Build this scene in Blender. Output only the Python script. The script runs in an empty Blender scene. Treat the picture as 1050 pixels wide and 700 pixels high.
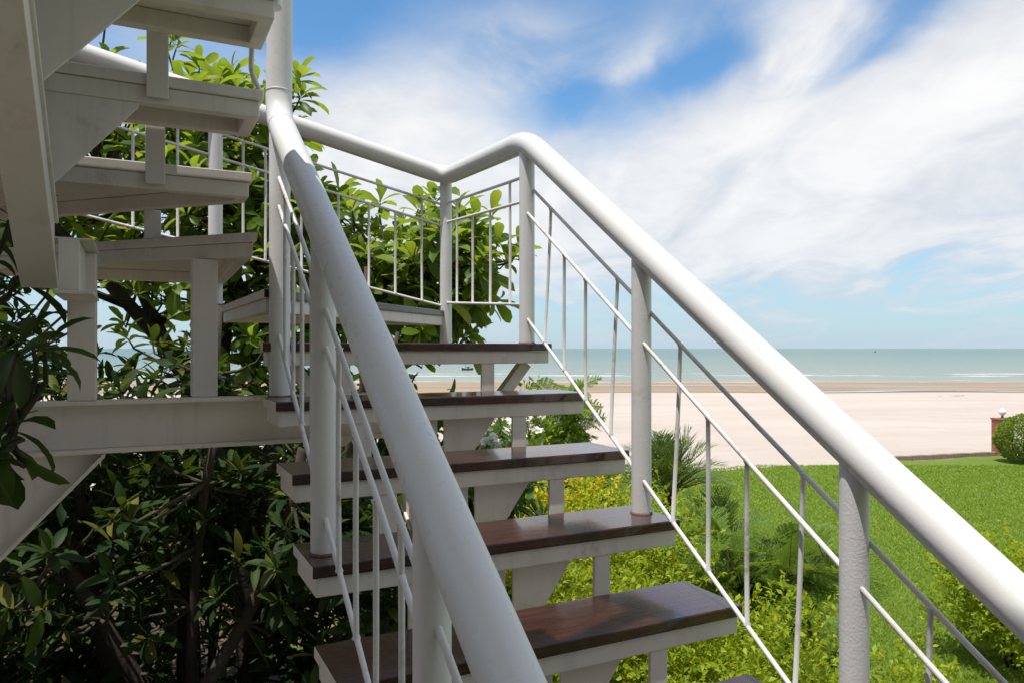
import bpy, bmesh, math, random
import numpy as np
from mathutils import Vector, Matrix

# ------------------------------------------------------------------ camera, sky, sun, exposure
C = bpy.context.scene.collection
scn = bpy.context.scene
EYE = 3.2                      # eye height above the lawn
cam_d = bpy.data.cameras.new('camera'); cam = bpy.data.objects.new('camera', cam_d); C.objects.link(cam)
cam.location = (0, 0, EYE); cam.rotation_euler = (math.radians(90), 0, 0)
cam_d.sensor_width = 36; cam_d.lens = 26.26; cam_d.shift_y = 7/1050
cam_d.clip_start = 0.05; cam_d.clip_end = 80000
scn.camera = cam
scn.view_settings.view_transform = 'Standard'; scn.view_settings.look = 'None'
scn.view_settings.gamma = 1; scn.view_settings.use_curve_mapping = False
scn.view_settings.exposure = 0.42

YAW = 0.4665                   # the flights run this far left of straight ahead
SV = Vector((-math.sin(YAW), math.cos(YAW), 0)); TV = Vector((math.cos(YAW), math.sin(YAW), 0))
R0 = Vector((0.160, 2.978, EYE))
SUN_EL = math.radians(74); SUN_H = (-TV*math.cos(math.radians(20))-SV*math.sin(math.radians(20))).normalized()
SUN_DIR = Vector((SUN_H.x*math.cos(SUN_EL), SUN_H.y*math.cos(SUN_EL), math.sin(SUN_EL)))
sun_d = bpy.data.lights.new('sun', 'SUN'); sun = bpy.data.objects.new('sun', sun_d); C.objects.link(sun)
sun_d.energy = 3.9; sun_d.angle = math.radians(0.5); sun_d.color = (1, 0.955, 0.89)
sun.rotation_euler = SUN_DIR.to_track_quat('Z', 'Y').to_euler()
sun.location = (-6, -4, 20)


def build_world():
    w = bpy.data.worlds.new('World'); scn.world = w; w.use_nodes = True
    nt = w.node_tree; nt.nodes.clear(); N = nt.nodes.new; L = nt.links.new
    def val(x, sock):
        if isinstance(x, (int, float)): sock.default_value = x
        else: L(x, sock)
    def m(op, a, b=0.0, clamp=False):
        n = N('ShaderNodeMath'); n.operation = op; n.use_clamp = clamp
        val(a, n.inputs[0]); val(b, n.inputs[1]); return n.outputs[0]
    def smooth(x, lo, hi):
        n = N('ShaderNodeMapRange'); n.interpolation_type = 'SMOOTHSTEP'; val(x, n.inputs[0])
        n.inputs[1].default_value = lo; n.inputs[2].default_value = hi; return n.outputs[0]
    out = N('ShaderNodeOutputWorld'); bg = N('ShaderNodeBackground')
    sky = N('ShaderNodeTexSky'); sky.sky_type = 'NISHITA'; sky.sun_disc = False
    sky.sun_elevation = SUN_EL; sky.sun_rotation = math.atan2(SUN_DIR.x, SUN_DIR.y)
    sky.air_density = 1.0; sky.dust_density = 0.6; sky.ozone_density = 2.0; sky.altitude = 0
    tc = N('ShaderNodeTexCoord'); sep = N('ShaderNodeSeparateXYZ'); L(tc.outputs['Generated'], sep.inputs[0])
    X, Y, Z = sep.outputs
    zc = m('MAXIMUM', Z, 0.0)
    den = m('ADD', zc, 0.16)
    px, py = m('DIVIDE', X, den), m('DIVIDE', Y, den)          # a flat cloud deck seen from below
    cmb = N('ShaderNodeCombineXYZ'); L(px, cmb.inputs[0]); L(py, cmb.inputs[1])
    def noise(vec, scale, detail, rough, dist=0.0, off=(0, 0, 0), sc=(1, 1, 1), rot=0.0):
        mp = N('ShaderNodeMapping'); L(vec, mp.inputs[0]); mp.inputs[1].default_value = off
        mp.inputs[2].default_value = (0, 0, rot); mp.inputs[3].default_value = sc
        n = N('ShaderNodeTexNoise'); L(mp.outputs[0], n.inputs['Vector'])
        n.inputs['Scale'].default_value = scale; n.inputs['Detail'].default_value = detail
        n.inputs['Roughness'].default_value = rough; n.inputs['Distortion'].default_value = dist
        return n.outputs['Fac']
    n1 = noise(cmb.outputs[0], 0.9, 9, 0.56, 0.5, (CLOUD_SEED[0], CLOUD_SEED[1], 0))
    n2 = noise(cmb.outputs[0], 2.2, 8, 0.55, 0.8, (CLOUD_SEED[2], CLOUD_SEED[3], 0), (1.0, 0.6, 1), 0.9)    # drawn-out wisps
    n3 = noise(cmb.outputs[0], 7.0, 6, 0.6, 0.6)
    # where the banks lie in the sky: azimuth and elevation of each (degrees), spread, weight
    az = m('MULTIPLY', m('ARCTAN2', X, Y), 180/math.pi); el = m('MULTIPLY', m('ARCSINE', Z), 180/math.pi)
    wob = m('MULTIPLY', m('SUBTRACT', n1, 0.5), 9.0)
    azw = m('ADD', az, wob); elw = m('ADD', el, m('MULTIPLY', m('SUBTRACT', n2, 0.5), 9.0))
    banks = SKY_BANKS
    tot = None
    for a, e, sa, se, tilt, wgt in banks:
        ct, st = math.cos(math.radians(tilt)), math.sin(math.radians(tilt))
        da, de = m('SUBTRACT', azw, a), m('SUBTRACT', elw, e)
        u = m('DIVIDE', m('ADD', m('MULTIPLY', da, ct), m('MULTIPLY', de, st)), sa)
        v = m('DIVIDE', m('SUBTRACT', m('MULTIPLY', de, ct), m('MULTIPLY', da, st)), se)
        g = m('MULTIPLY', m('EXPONENT', m('MULTIPLY', m('ADD', m('MULTIPLY', u, u), m('MULTIPLY', v, v)), -1.0)), wgt)
        tot = g if tot is None else m('ADD', tot, g)
    tex = m('ADD', m('MULTIPLY', m('SUBTRACT', n1, 0.5), 1.1), m('ADD', m('MULTIPLY', m('SUBTRACT', n2, 0.5), 0.85), m('MULTIPLY', m('SUBTRACT', n3, 0.5), 0.14)))
    cov = m('ADD', tot, tex)
    dens = smooth(cov, 0.02, 0.95)
    thick = smooth(m('ADD', m('MULTIPLY', tot, .55), m('ADD', m('MULTIPLY', m('SUBTRACT', n2, 0.5), 1.6), m('MULTIPLY', m('SUBTRACT', n3, 0.5), 0.35))), 0.05, 0.95)
    bright = N('ShaderNodeMix'); bright.data_type = 'RGBA'; L(thick, bright.inputs[0])
    bright.inputs[6].default_value = (*CLOUD_THIN, 1); bright.inputs[7].default_value = (*CLOUD_THICK, 1)
    skyc = N('ShaderNodeVectorMath'); skyc.operation = 'MULTIPLY'
    L(sky.outputs[0], skyc.inputs[0]); skyc.inputs[1].default_value = SKY_TINT
    mix = N('ShaderNodeMix'); mix.data_type = 'RGBA'; L(m('MULTIPLY', dens, 0.97), mix.inputs[0])
    L(skyc.outputs[0], mix.inputs[6]); L(bright.outputs[2], mix.inputs[7])
    # pale marine haze low over the sea
    hz = N('ShaderNodeMix'); hz.data_type = 'RGBA'
    L(m('MULTIPLY', m('EXPONENT', m('MULTIPLY', m('MAXIMUM', el, 0.0), -0.16)), 0.85), hz.inputs[0])
    L(mix.outputs[2], hz.inputs[6]); hz.inputs[7].default_value = (*HORIZON, 1)
    L(hz.outputs[2], bg.inputs[0]); bg.inputs[1].default_value = 0.118
    L(bg.outputs[0], out.inputs[0])


SKY_TINT = (0.58, 0.93, 1.10)
CLOUD_THIN = (4.4, 4.6, 4.95); CLOUD_THICK = (6.6, 6.5, 6.4)
HORIZON = (3.5, 4.3, 5.0)
# azimuth, elevation, half-widths, tilt (degrees), weight; negative weights are clear lanes
SKY_BANKS = [(0, 10, 70, 11, 0, .50), (24, 11.5, 20, 6, 6, .55), (-8, 16, 8, 6, -35, .42), (-10, 10, 14, 6, 0, .40), (9.3, 20.4, 3.0, 1.3, 35, .36),
             (24, 6.5, 30, 2.6, 0, .33), (33, 18, 8, 3.4, 35, .5), (17, 16, 9, 2.4, 12, .3), (22, 22.5, 5, 1.8, 35, .32), (0, 22.5, 5, 1.8, 0, .34), (8, 27, 40, 9, 0, .15),
             (4.6, 18.0, 3.0, 1.8, 10, -.42), (13.5, 19.4, 4.5, 1.6, 5, -.42), (-15, 24.0, 5.5, 3.5, 0, -.55), (27, 20.5, 5, 1.4, 30, -.35),
             (90, 45, 60, 30, 0, .9), (180, 45, 80, 30, 0, .9), (-100, 45, 55, 30, 0, .9), (-180, 45, 60, 30, 0, .5)]  # this row: banks out of view, weighted up to neutralise the fill light
CLOUD_SEED = (20.1, 3.3, 14.2, 0.4)
build_world()

# ------------------------------------------------------------------ helpers
rng = np.random.default_rng(7)


def S(s, t, z):
    """stair frame: s up the lower flight, t to the right along its treads, z from eye level"""
    return R0 + SV*s + TV*t + Vector((0, 0, z))


class MB:
    def __init__(self): self.v, self.f, self.m = [], [], []
    def add(self, vs, fs, m=0):
        b = len(self.v); self.v += [tuple(p) for p in vs]
        for f in fs: self.f.append([i+b for i in f]); self.m.append(m)
    def prism(self, poly, up, mats=None):
        """poly: bottom outline (counter-clockwise seen against up); mats: material per side, then bottom, top"""
        n = len(poly); up = Vector(up); lo = [Vector(p) for p in poly]; hi = [p+up for p in lo]
        mats = mats or [0]*(n+2)
        b = len(self.v); self.v += [tuple(p) for p in lo+hi]
        for i in range(n):
            j = (i+1) % n; self.f.append([b+i, b+j, b+n+j, b+n+i]); self.m.append(mats[i])
        self.f.append([b+i for i in reversed(range(n))]); self.m.append(mats[n])
        self.f.append([b+n+i for i in range(n)]); self.m.append(mats[n+1])
    def box(self, o, a, b, c):
        """corner o and the three edge vectors"""
        o, a, b, c = map(Vector, (o, a, b, c))
        if a.cross(b).dot(c) < 0: a, b = b, a
        self.prism([o, o+a, o+a+b, o+b], c)
    def ring(self, outer, inner, up):
        n = len(outer); up = Vector(up)
        vs = [Vector(p) for p in outer]+[Vector(p) for p in inner]; vs += [p+up for p in vs]
        fs = []
        for i in range(n):
            j = (i+1) % n
            fs += [[i, j, 2*n+j, 2*n+i], [n+j, n+i, 3*n+i, 3*n+j], [j, i, n+i, n+j], [2*n+i, 2*n+j, 3*n+j, 3*n+i]]
        self.add(vs, fs)
    def tube(self, path, r, n=20, caps=True):
        P = [Vector(p) for p in path]; k = len(P); rr = r if hasattr(r, '__len__') else [r]*k
        tg = []
        for i in range(k):
            d = (P[min(i+1, k-1)]-P[max(i-1, 0)]); tg.append(d.normalized() if d.length > 1e-9 else Vector((0, 0, 1)))
        ref = Vector((0, 0, 1)) if abs(tg[0].z) < .9 else Vector((1, 0, 0))
        x = tg[0].cross(ref).normalized(); b = len(self.v)
        for i in range(k):
            x = (x-tg[i]*x.dot(tg[i])).normalized(); y = tg[i].cross(x)
            for q in range(n):
                a = 2*math.pi*q/n; self.v.append(tuple(P[i]+(x*math.cos(a)+y*math.sin(a))*rr[i]))
        for i in range(k-1):
            for q in range(n):
                w = (q+1) % n; self.f.append([b+i*n+q, b+i*n+w, b+(i+1)*n+w, b+(i+1)*n+q]); self.m.append(0)
        if caps:
            self.f.append([b+q for q in reversed(range(n))]); self.m.append(0)
            self.f.append([b+(k-1)*n+q for q in range(n)]); self.m.append(0)
    def sphere(self, c, r, nu=16, nv=10, sq=(1, 1, 1)):
        c = Vector(c); vs = []; fs = []
        for j in range(nv+1):
            th = math.pi*j/nv
            for i in range(nu):
                a = 2*math.pi*i/nu
                vs.append(c+Vector((r*sq[0]*math.sin(th)*math.cos(a), r*sq[1]*math.sin(th)*math.sin(a), r*sq[2]*math.cos(th))))
        for j in range(nv):
            for i in range(nu):
                k = (i+1) % nu; fs.append([j*nu+i, (j+1)*nu+i, (j+1)*nu+k, j*nu+k])
        self.add(vs, fs)
    def build(self, name, mat, parent=None, smooth=False, bevel=0.0):
        base = root_loc(parent)
        me = bpy.data.meshes.new(name)
        me.from_pydata([(p[0]-base.x, p[1]-base.y, p[2]-base.z) for p in self.v], [], self.f)
        for mm in (mat if isinstance(mat, (list, tuple)) else [mat]): me.materials.append(mm)
        me.polygons.foreach_set('material_index', self.m)
        if smooth:
            me.polygons.foreach_set('use_smooth', [True]*len(me.polygons))
        me.validate(); me.update()
        if smooth and smooth != 'all': me.set_sharp_from_angle(angle=math.radians(50))
        o = bpy.data.objects.new(name, me); C.objects.link(o)
        if parent: o.parent = parent
        if bevel:
            bv = o.modifiers.new('bevel', 'BEVEL'); bv.width = bevel; bv.segments = 2; bv.limit_method = 'ANGLE'
            bv.angle_limit = math.radians(40)
        return o


def root_loc(o):
    v = Vector((0, 0, 0))
    while o: v += Vector(o.location); o = o.parent
    return v


def np_mesh(name, V, F, mat, parent=None, smooth=False):
    """V (n,3) float, F (m,k) int with k = 3 or 4"""
    V = np.asarray(V, np.float32)-np.array(root_loc(parent), np.float32); F = np.asarray(F, np.int32)
    me = bpy.data.meshes.new(name); k = F.shape[1]
    me.vertices.add(len(V)); me.vertices.foreach_set('co', V.ravel())
    me.loops.add(F.size); me.loops.foreach_set('vertex_index', F.ravel())
    me.polygons.add(len(F)); me.polygons.foreach_set('loop_start', np.arange(0, F.size, k, dtype=np.int32))
    me.polygons.foreach_set('loop_total', np.full(len(F), k, np.int32))
    if smooth: me.polygons.foreach_set('use_smooth', np.ones(len(F), bool))
    me.materials.append(mat); me.update(calc_edges=True)
    o = bpy.data.objects.new(name, me); C.objects.link(o)
    if parent: o.parent = parent
    return o


def tag(o, label=None, cat=None, group=None, kind=None):
    if label: o['label'] = label
    if cat: o['category'] = cat
    if group: o['group'] = group
    if kind: o['kind'] = kind
    return o


def empty(name, loc, label=None, cat=None, group=None):
    o = bpy.data.objects.new(name, None); C.objects.link(o); o.location = loc; o.empty_display_size = .2
    return tag(o, label, cat, group)


def fillet(path, rad, n=6):
    """round the inner corners of a polyline"""
    P = [Vector(p) for p in path]; out = [P[0]]
    for i in range(1, len(P)-1):
        r = rad[i-1] if hasattr(rad, '__len__') else rad
        a = (P[i-1]-P[i]); b = (P[i+1]-P[i]); r = min(r, a.length*.48, b.length*.48)
        p, q = P[i]+a.normalized()*r, P[i]+b.normalized()*r
        for k in range(n+1):
            u = k/n; out.append(p*(1-u)**2+P[i]*2*u*(1-u)+q*u*u)
    out.append(P[-1]); return out


# ------------------------------------------------------------------ materials
class NT:
    def __init__(self, name):
        self.mat = bpy.data.materials.new(name); self.mat.use_nodes = True
        self.t = self.mat.node_tree; self.t.nodes.clear()
        self.out = self.n('ShaderNodeOutputMaterial'); self.p = self.n('ShaderNodeBsdfPrincipled')
        self.l(self.p.outputs[0], self.out.inputs[0])
    def n(self, t): return self.t.nodes.new(t)
    def l(self, a, b): self.t.links.new(a, b)
    def coord(self, kind='Object', sc=(1, 1, 1), rot=(0, 0, 0)):
        c = self.n('ShaderNodeTexCoord'); mp = self.n('ShaderNodeMapping'); self.l(c.outputs[kind], mp.inputs[0])
        mp.inputs[2].default_value = rot; mp.inputs[3].default_value = sc; return mp.outputs[0]
    def noise(self, vec, scale, detail=4, rough=.55, dist=0):
        n = self.n('ShaderNodeTexNoise'); self.l(vec, n.inputs['Vector']); n.inputs['Scale'].default_value = scale
        n.inputs['Detail'].default_value = detail; n.inputs['Roughness'].default_value = rough
        n.inputs['Distortion'].default_value = dist; return n.outputs['Fac']
    def ramp(self, fac, stops):
        r = self.n('ShaderNodeValToRGB'); self.l(fac, r.inputs[0]); e = r.color_ramp.elements
        while len(e) < len(stops): e.new(.5)
        for q, (p, c) in zip(e, stops):
            q.position = p; q.color = (*c, 1) if len(c) == 3 else c
        return r.outputs[0]
    def mix(self, fac, a, b, mode='MIX'):
        m = self.n('ShaderNodeMix'); m.data_type = 'RGBA'; m.blend_type = mode
        for s, x in ((0, fac), (6, a), (7, b)):
            if isinstance(x, (int, float)): m.inputs[s].default_value = x
            elif isinstance(x, (tuple, list)): m.inputs[s].default_value = (*x[:3], 1)
            else: self.l(x, m.inputs[s])
        return m.outputs[2]
    def math(self, op, a, b=0., clamp=False):
        m = self.n('ShaderNodeMath'); m.operation = op; m.use_clamp = clamp
        for s, x in ((0, a), (1, b)):
            if isinstance(x, (int, float)): m.inputs[s].default_value = x
            else: self.l(x, m.inputs[s])
        return m.outputs[0]
    def bump(self, h, strength=.3, dist=.01, prev=None):
        b = self.n('ShaderNodeBump'); self.l(h, b.inputs['Height']); b.inputs['Strength'].default_value = strength
        b.inputs['Distance'].default_value = dist
        if prev: self.l(prev, b.inputs['Normal'])
        return b.outputs[0]
    def set(self, **k):
        for n, v in k.items():
            s = self.p.inputs[n.replace('_', ' ')]
            if isinstance(v, (int, float)): s.default_value = v
            elif isinstance(v, (tuple, list)): s.default_value = (*v[:3], 1)
            else: self.l(v, s)
        return self


def paint_mat(name, col, rust=.0, peel=.35, rough=.38, grime=.06):
    m = NT(name); c = m.coord()
    g = m.noise(c, 3.0, 6, .6); fine = m.noise(c, 38, 3, .6)
    base = m.mix(m.math('MULTIPLY', g, .5), col, tuple(x*.86*y for x, y in zip(col, (1, .985, .95))))
    spk = m.ramp(m.noise(c, 22, 5, .7), [(.67, (0, 0, 0)), (.74, (1, 1, 1))])
    base = m.mix(m.math('MULTIPLY', spk, .05+rust*.3), base, (.42, .36, .30))
    if rust:
        patch = m.math('MULTIPLY', m.ramp(m.noise(c, 4.5, 5, .65), [(.60-.08*rust, (0, 0, 0)), (.72-.06*rust, (1, 1, 1))]), m.ramp(m.noise(c, 60, 3, .6), [(.38, (0, 0, 0)), (.62, (1, 1, 1))]))
        base = m.mix(m.math('MULTIPLY', patch, .75*rust), base, (.26, .13, .065))
    runs = m.ramp(m.noise(m.coord('Object', (9, 9, .7)), 2.2, 5, .65), [(.52, (0, 0, 0)), (.75, (1, 1, 1))])
    base = m.mix(m.math('MULTIPLY', runs, grime), base, (.33, .28, .22))
    blot = m.ramp(m.noise(c, 1.7, 7, .7), [(.45, (0, 0, 0)), (.7, (1, 1, 1))])
    base = m.mix(m.math('MULTIPLY', blot, grime*.8), base, (.45, .40, .34))
    m.set(Base_Color=base, Roughness=m.ramp(fine, [(.3, (rough-.06,)*3), (.7, (rough+.1,)*3)]), Specular_IOR_Level=.4,
          Normal=m.bump(m.noise(c, 160, 2, .5), peel, .0012, m.bump(g, .08, .01)))
    return m.mat


PAINT = paint_mat('white_gloss_paint', (.71, .70, .69), .08, .22, .3, .015)
POST_PAINT = paint_mat('white_paint_orange_peel', (.72, .71, .715), .35, .6, .4, .12)
ROD_PAINT = paint_mat('white_paint_rusty', (.70, .69, .68), .9, .3, .42)
STEEL_PAINT = paint_mat('white_steel_paint', (.74, .69, .635), .45, .18, .48, .30)


def wood_mat():
    m = NT('dark_varnished_wood'); c = m.coord('Object', (1, 1, 1), (0, 0, -YAW))
    g = m.n('ShaderNodeMapping'); m.l(c, g.inputs[0]); g.inputs[3].default_value = (2.2, 34, 34)
    gr = m.noise(g.outputs[0], 3.2, 8, .62, .6); fine = m.noise(g.outputs[0], 14, 4, .6)
    col = m.ramp(gr, [(.28, (.012, .0036, .0024)), (.5, (.034, .009, .0052)), (.72, (.09, .023, .0115))])
    col = m.mix(m.math('MULTIPLY', m.noise(c, 5, 4, .6), .35), col, (.03, .014, .012))
    wear = m.ramp(m.noise(c, 9, 6, .7), [(.58, (0, 0, 0)), (.8, (1, 1, 1))])
    col = m.mix(m.math('MULTIPLY', wear, .16), col, (.14, .075, .05))
    m.set(Base_Color=col, Roughness=m.ramp(fine, [(.3, (.2,)*3), (.75, (.34,)*3)]), Specular_IOR_Level=.4, Coat_Weight=.55, Coat_Roughness=.09,
          Normal=m.bump(fine, .16, .0015, m.bump(gr, .16, .002)))
    return m.mat


WOOD = wood_mat()


def leaf_mat(name, dark, mid, light, trans=.35, rough=.45, yellow=None, spec=.28):
    m = NT(name); geo = m.n('ShaderNodeNewGeometry')
    c = m.coord(); col = m.ramp(geo.outputs['Random Per Island'], [(0, dark), (.45, mid), (.88, light)] + ([(.99, yellow)] if yellow else []))
    col = m.mix(m.math('MULTIPLY', m.noise(c, 3.0, 3), .35), col, mid)
    m.set(Base_Color=col, Roughness=rough, Specular_IOR_Level=spec)
    tr = m.n('ShaderNodeBsdfTranslucent'); tcol = m.mix(.5, col, tuple(min(1, x*2.6) for x in (light[0]*1.15, light[1], light[2]*.5)))
    m.l(tcol, tr.inputs[0]); mx = m.n('ShaderNodeMixShader'); mx.inputs[0].default_value = trans
    m.l(m.p.outputs[0], mx.inputs[1]); m.l(tr.outputs[0], mx.inputs[2]); m.l(mx.outputs[0], m.out.inputs[0])
    return m.mat


LEAF_BIG = leaf_mat('large_leaf', (.045, .085, .012), (.10, .17, .020), (.19, .28, .032), .45, .42, (.30, .30, .04))
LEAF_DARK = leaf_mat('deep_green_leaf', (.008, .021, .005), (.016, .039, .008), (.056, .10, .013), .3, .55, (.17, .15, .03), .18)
LEAF_GOLD = leaf_mat('golden_leaf', (.24, .26, .012), (.48, .45, .02), (.66, .58, .035), .38, .55)
LEAF_LIME = leaf_mat('lime_leaf', (.09, .155, .010), (.21, .30, .016), (.38, .45, .024), .4, .5, (.34, .38, .03))
LEAF_FERN = leaf_mat('feathery_leaf', (.07, .13, .020), (.12, .21, .03), (.20, .30, .045), .35, .5)
LEAF_PALM = leaf_mat('palm_leaf', (.04, .085, .02), (.075, .14, .03), (.13, .20, .045), .25, .36)
LEAF_BUSH = leaf_mat('clipped_leaf', (.07, .12, .015), (.13, .20, .022), (.21, .29, .03), .3, .45)
LEAF_PLUM = leaf_mat('frangipani_leaf', (.028, .07, .014), (.05, .12, .02), (.085, .17, .03), .3, .36)
PETAL = leaf_mat('white_petal', (.72, .70, .58), (.80, .78, .70), (.84, .82, .78), .3, .5)
GRASS = leaf_mat('grass_blade', (.11, .19, .018), (.17, .265, .024), (.24, .33, .04), .3, .5)
LITTER = leaf_mat('fallen_leaf', (.09, .05, .025), (.17, .10, .05), (.30, .20, .10), .1, .6)


def bark_mat(name, a, b):
    m = NT(name); c = m.coord('Object', (1, 1, .35))
    n = m.noise(c, 16, 8, .65, .4); f = m.noise(c, 70, 4, .6)
    m.set(Base_Color=m.mix(m.math('MULTIPLY', f, .5), m.ramp(n, [(.3, a), (.7, b)]), a), Roughness=.85, Normal=m.bump(n, .7, .02, m.bump(f, .4, .004)))
    return m.mat


BARK = bark_mat('brown_bark', (.028, .020, .014), (.085, .062, .044))
TWIG = bark_mat('green_brown_twig', (.036, .032, .016), (.085, .075, .04))


def simple(name, col, rough=.6, var=.3, scale=8, bump=.3, bd=.005, metal=0):
    m = NT(name); c = m.coord(); n = m.noise(c, scale, 6, .6); f = m.noise(c, scale*7, 3, .6)
    m.set(Base_Color=m.mix(m.math('MULTIPLY', n, var*2, True), col, tuple(x*(1-var) for x in col)), Roughness=rough, Metallic=metal, Normal=m.bump(f, bump, bd))
    return m.mat


def soil_mat():
    m = NT('leaf_littered_soil'); c = m.coord()
    n = m.noise(c, 1.2, 8, .65); f = m.noise(c, 26, 6, .7)
    col = m.ramp(f, [(.25, (.02, .013, .008)), (.5, (.05, .03, .018)), (.75, (.11, .07, .042))])
    m.set(Base_Color=m.mix(m.math('MULTIPLY', n, .5), col, (.065, .042, .025)), Roughness=.92, Normal=m.bump(f, .8, .03))
    return m.mat


def lawn_mat():
    m = NT('mown_lawn'); c = m.coord()
    n = m.noise(c, .35, 6, .6); p = m.noise(c, 2.2, 6, .65); f = m.noise(c, 45, 4, .7)
    col = m.ramp(p, [(.25, (.105, .165, .016)), (.5, (.145, .225, .022)), (.75, (.20, .28, .034))])
    col = m.mix(m.math('MULTIPLY', n, .55), col, (.225, .27, .045))
    col = m.mix(m.ramp(f, [(.35, (.35,)*3), (.65, (0, 0, 0))]), col, (.045, .10, .012))
    m.set(Base_Color=col, Roughness=.8, Specular_IOR_Level=.2, Normal=m.bump(f, .9, .04, m.bump(p, .4, .06)))
    return m.mat


def sand_mat():
    m = NT('dry_beach_sand'); c = m.coord()
    big = m.noise(m.coord('Object', (.25, 1, 1)), .16, 6, .6); mid = m.noise(m.coord('Object', (.5, 1, 1)), 1.1, 6, .65); f = m.noise(c, 14, 5, .7)
    col = m.ramp(big, [(.3, (.43, .365, .31)), (.6, (.50, .434, .38)), (.8, (.545, .48, .43))])
    col = m.mix(m.math('MULTIPLY', m.ramp(mid, [(.5, (0, 0, 0)), (.72, (1, 1, 1))]), .3), col, (.37, .30, .24))
    m.set(Base_Color=col, Roughness=.95, Specular_IOR_Level=.1, Normal=m.bump(mid, .8, .2, m.bump(f, .6, .05)))
    return m.mat


def wet_mat():
    m = NT('wet_sand'); n = m.noise(m.coord('Object', (.06, .6, 1)), 1.0, 6, .62, .4); f = m.noise(m.coord('Object', (.3, 1.5, 1)), 1.2, 5, .6)
    col = m.ramp(n, [(.3, (.23, .15, .08)), (.5, (.325, .225, .13)), (.7, (.40, .30, .19))])
    m.set(Base_Color=m.mix(m.math('MULTIPLY', f, .4), col, (.25, .16, .10)), Roughness=m.ramp(n, [(.35, (.42,)*3), (.6, (.8,)*3)]), Specular_IOR_Level=.3, Normal=m.bump(f, .15, .05))
    return m.mat


def pool_mat():
    m = NT('shallow_tide_pool'); n = m.noise(m.coord('Object', (.1, .5, 1)), 2, 4, .5)
    m.set(Base_Color=(.42, .42, .42), Roughness=.2, Specular_IOR_Level=.6, Normal=m.bump(n, .06, .02)); return m.mat


def sea_mat(shore):
    m = NT('sea_water'); geo = m.n('ShaderNodeNewGeometry'); sep = m.n('ShaderNodeSeparateXYZ'); m.l(geo.outputs['Position'], sep.inputs[0])
    X, Y = sep.outputs[0], sep.outputs[1]
    c = m.coord('Object', (.35, 1, 1)); n1 = m.noise(c, .10, 5, .6, .3); n2 = m.noise(c, .5, 5, .62, .4); n3 = m.noise(c, 2.2, 3, .6)
    # silt stirred up in the shallows, clearer and greener offshore
    d = m.n('ShaderNodeMapRange'); m.l(Y, d.inputs[0]); d.inputs[1].default_value = shore; d.inputs[2].default_value = shore+700
    dd = m.math('POWER', d.outputs[0], .42, True)
    col = m.ramp(dd, [(0, (.27, .26, .20)), (.25, (.185, .215, .165)), (.6, (.095, .165, .135)), (1, (.028, .115, .11))])
    far = m.noise(m.coord('Object', (.02, .10, 1)), .9, 6, .6, .3)
    col = m.mix(m.math('MULTIPLY', m.ramp(far, [(.4, (0, 0, 0)), (.68, (1, 1, 1))]), .4), col, (.17, .22, .19))
    wob = m.math('MULTIPLY', m.math('SUBTRACT', m.noise(m.coord('Object', (.012, .02, 1)), 1.0, 4, .6), .5), 26)
    yy = m.math('ADD', Y, wob); foam = None
    for off, wd, amt, sc, lo in ((1.5, 1.8, .8, .07, .44), (10, 2.2, .5, .05, .52), (18, 2.4, .4, .05, .54), (31, 3.4, .95, .04, .46), (44, 3.6, .95, .05, .50), (66, 4.0, .7, .05, .56)):
        q = m.math('DIVIDE', m.math('SUBTRACT', yy, shore+off), wd)
        band = m.math('EXPONENT', m.math('MULTIPLY', m.math('MULTIPLY', q, q), -1.0))
        brk = m.ramp(m.noise(m.coord('Object', (1, 2.2, 1)), sc, 6, .68, .3), [(lo, (0, 0, 0)), (lo+.1, (1, 1, 1))])
        b = m.math('MULTIPLY', m.math('MULTIPLY', band, brk), amt); foam = b if foam is None else m.math('MAXIMUM', foam, b)
    lace = m.ramp(n3, [(.34, (.25,)*3), (.6, (1, 1, 1))])
    foam = m.math('MULTIPLY', foam, lace, True)
    m.set(Base_Color=m.mix(foam, col, (.78, .79, .78)), Roughness=m.math('ADD', m.math('MULTIPLY', foam, .5), .24), Specular_IOR_Level=.16,
          Normal=m.bump(n1, .5, 1.0, m.bump(n2, .55, .35, m.bump(n3, .4, .06))))
    return m.mat


# ------------------------------------------------------------------ the setting: ground, beach, sea
SHORE, SEA_Z = 125.0, -2.5


def edge_y(x): return 20.15-.28*(5.7-x)+.10*math.sin(x*1.9)+.06*math.sin(x*5.1+1)   # where the lawn ends


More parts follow.
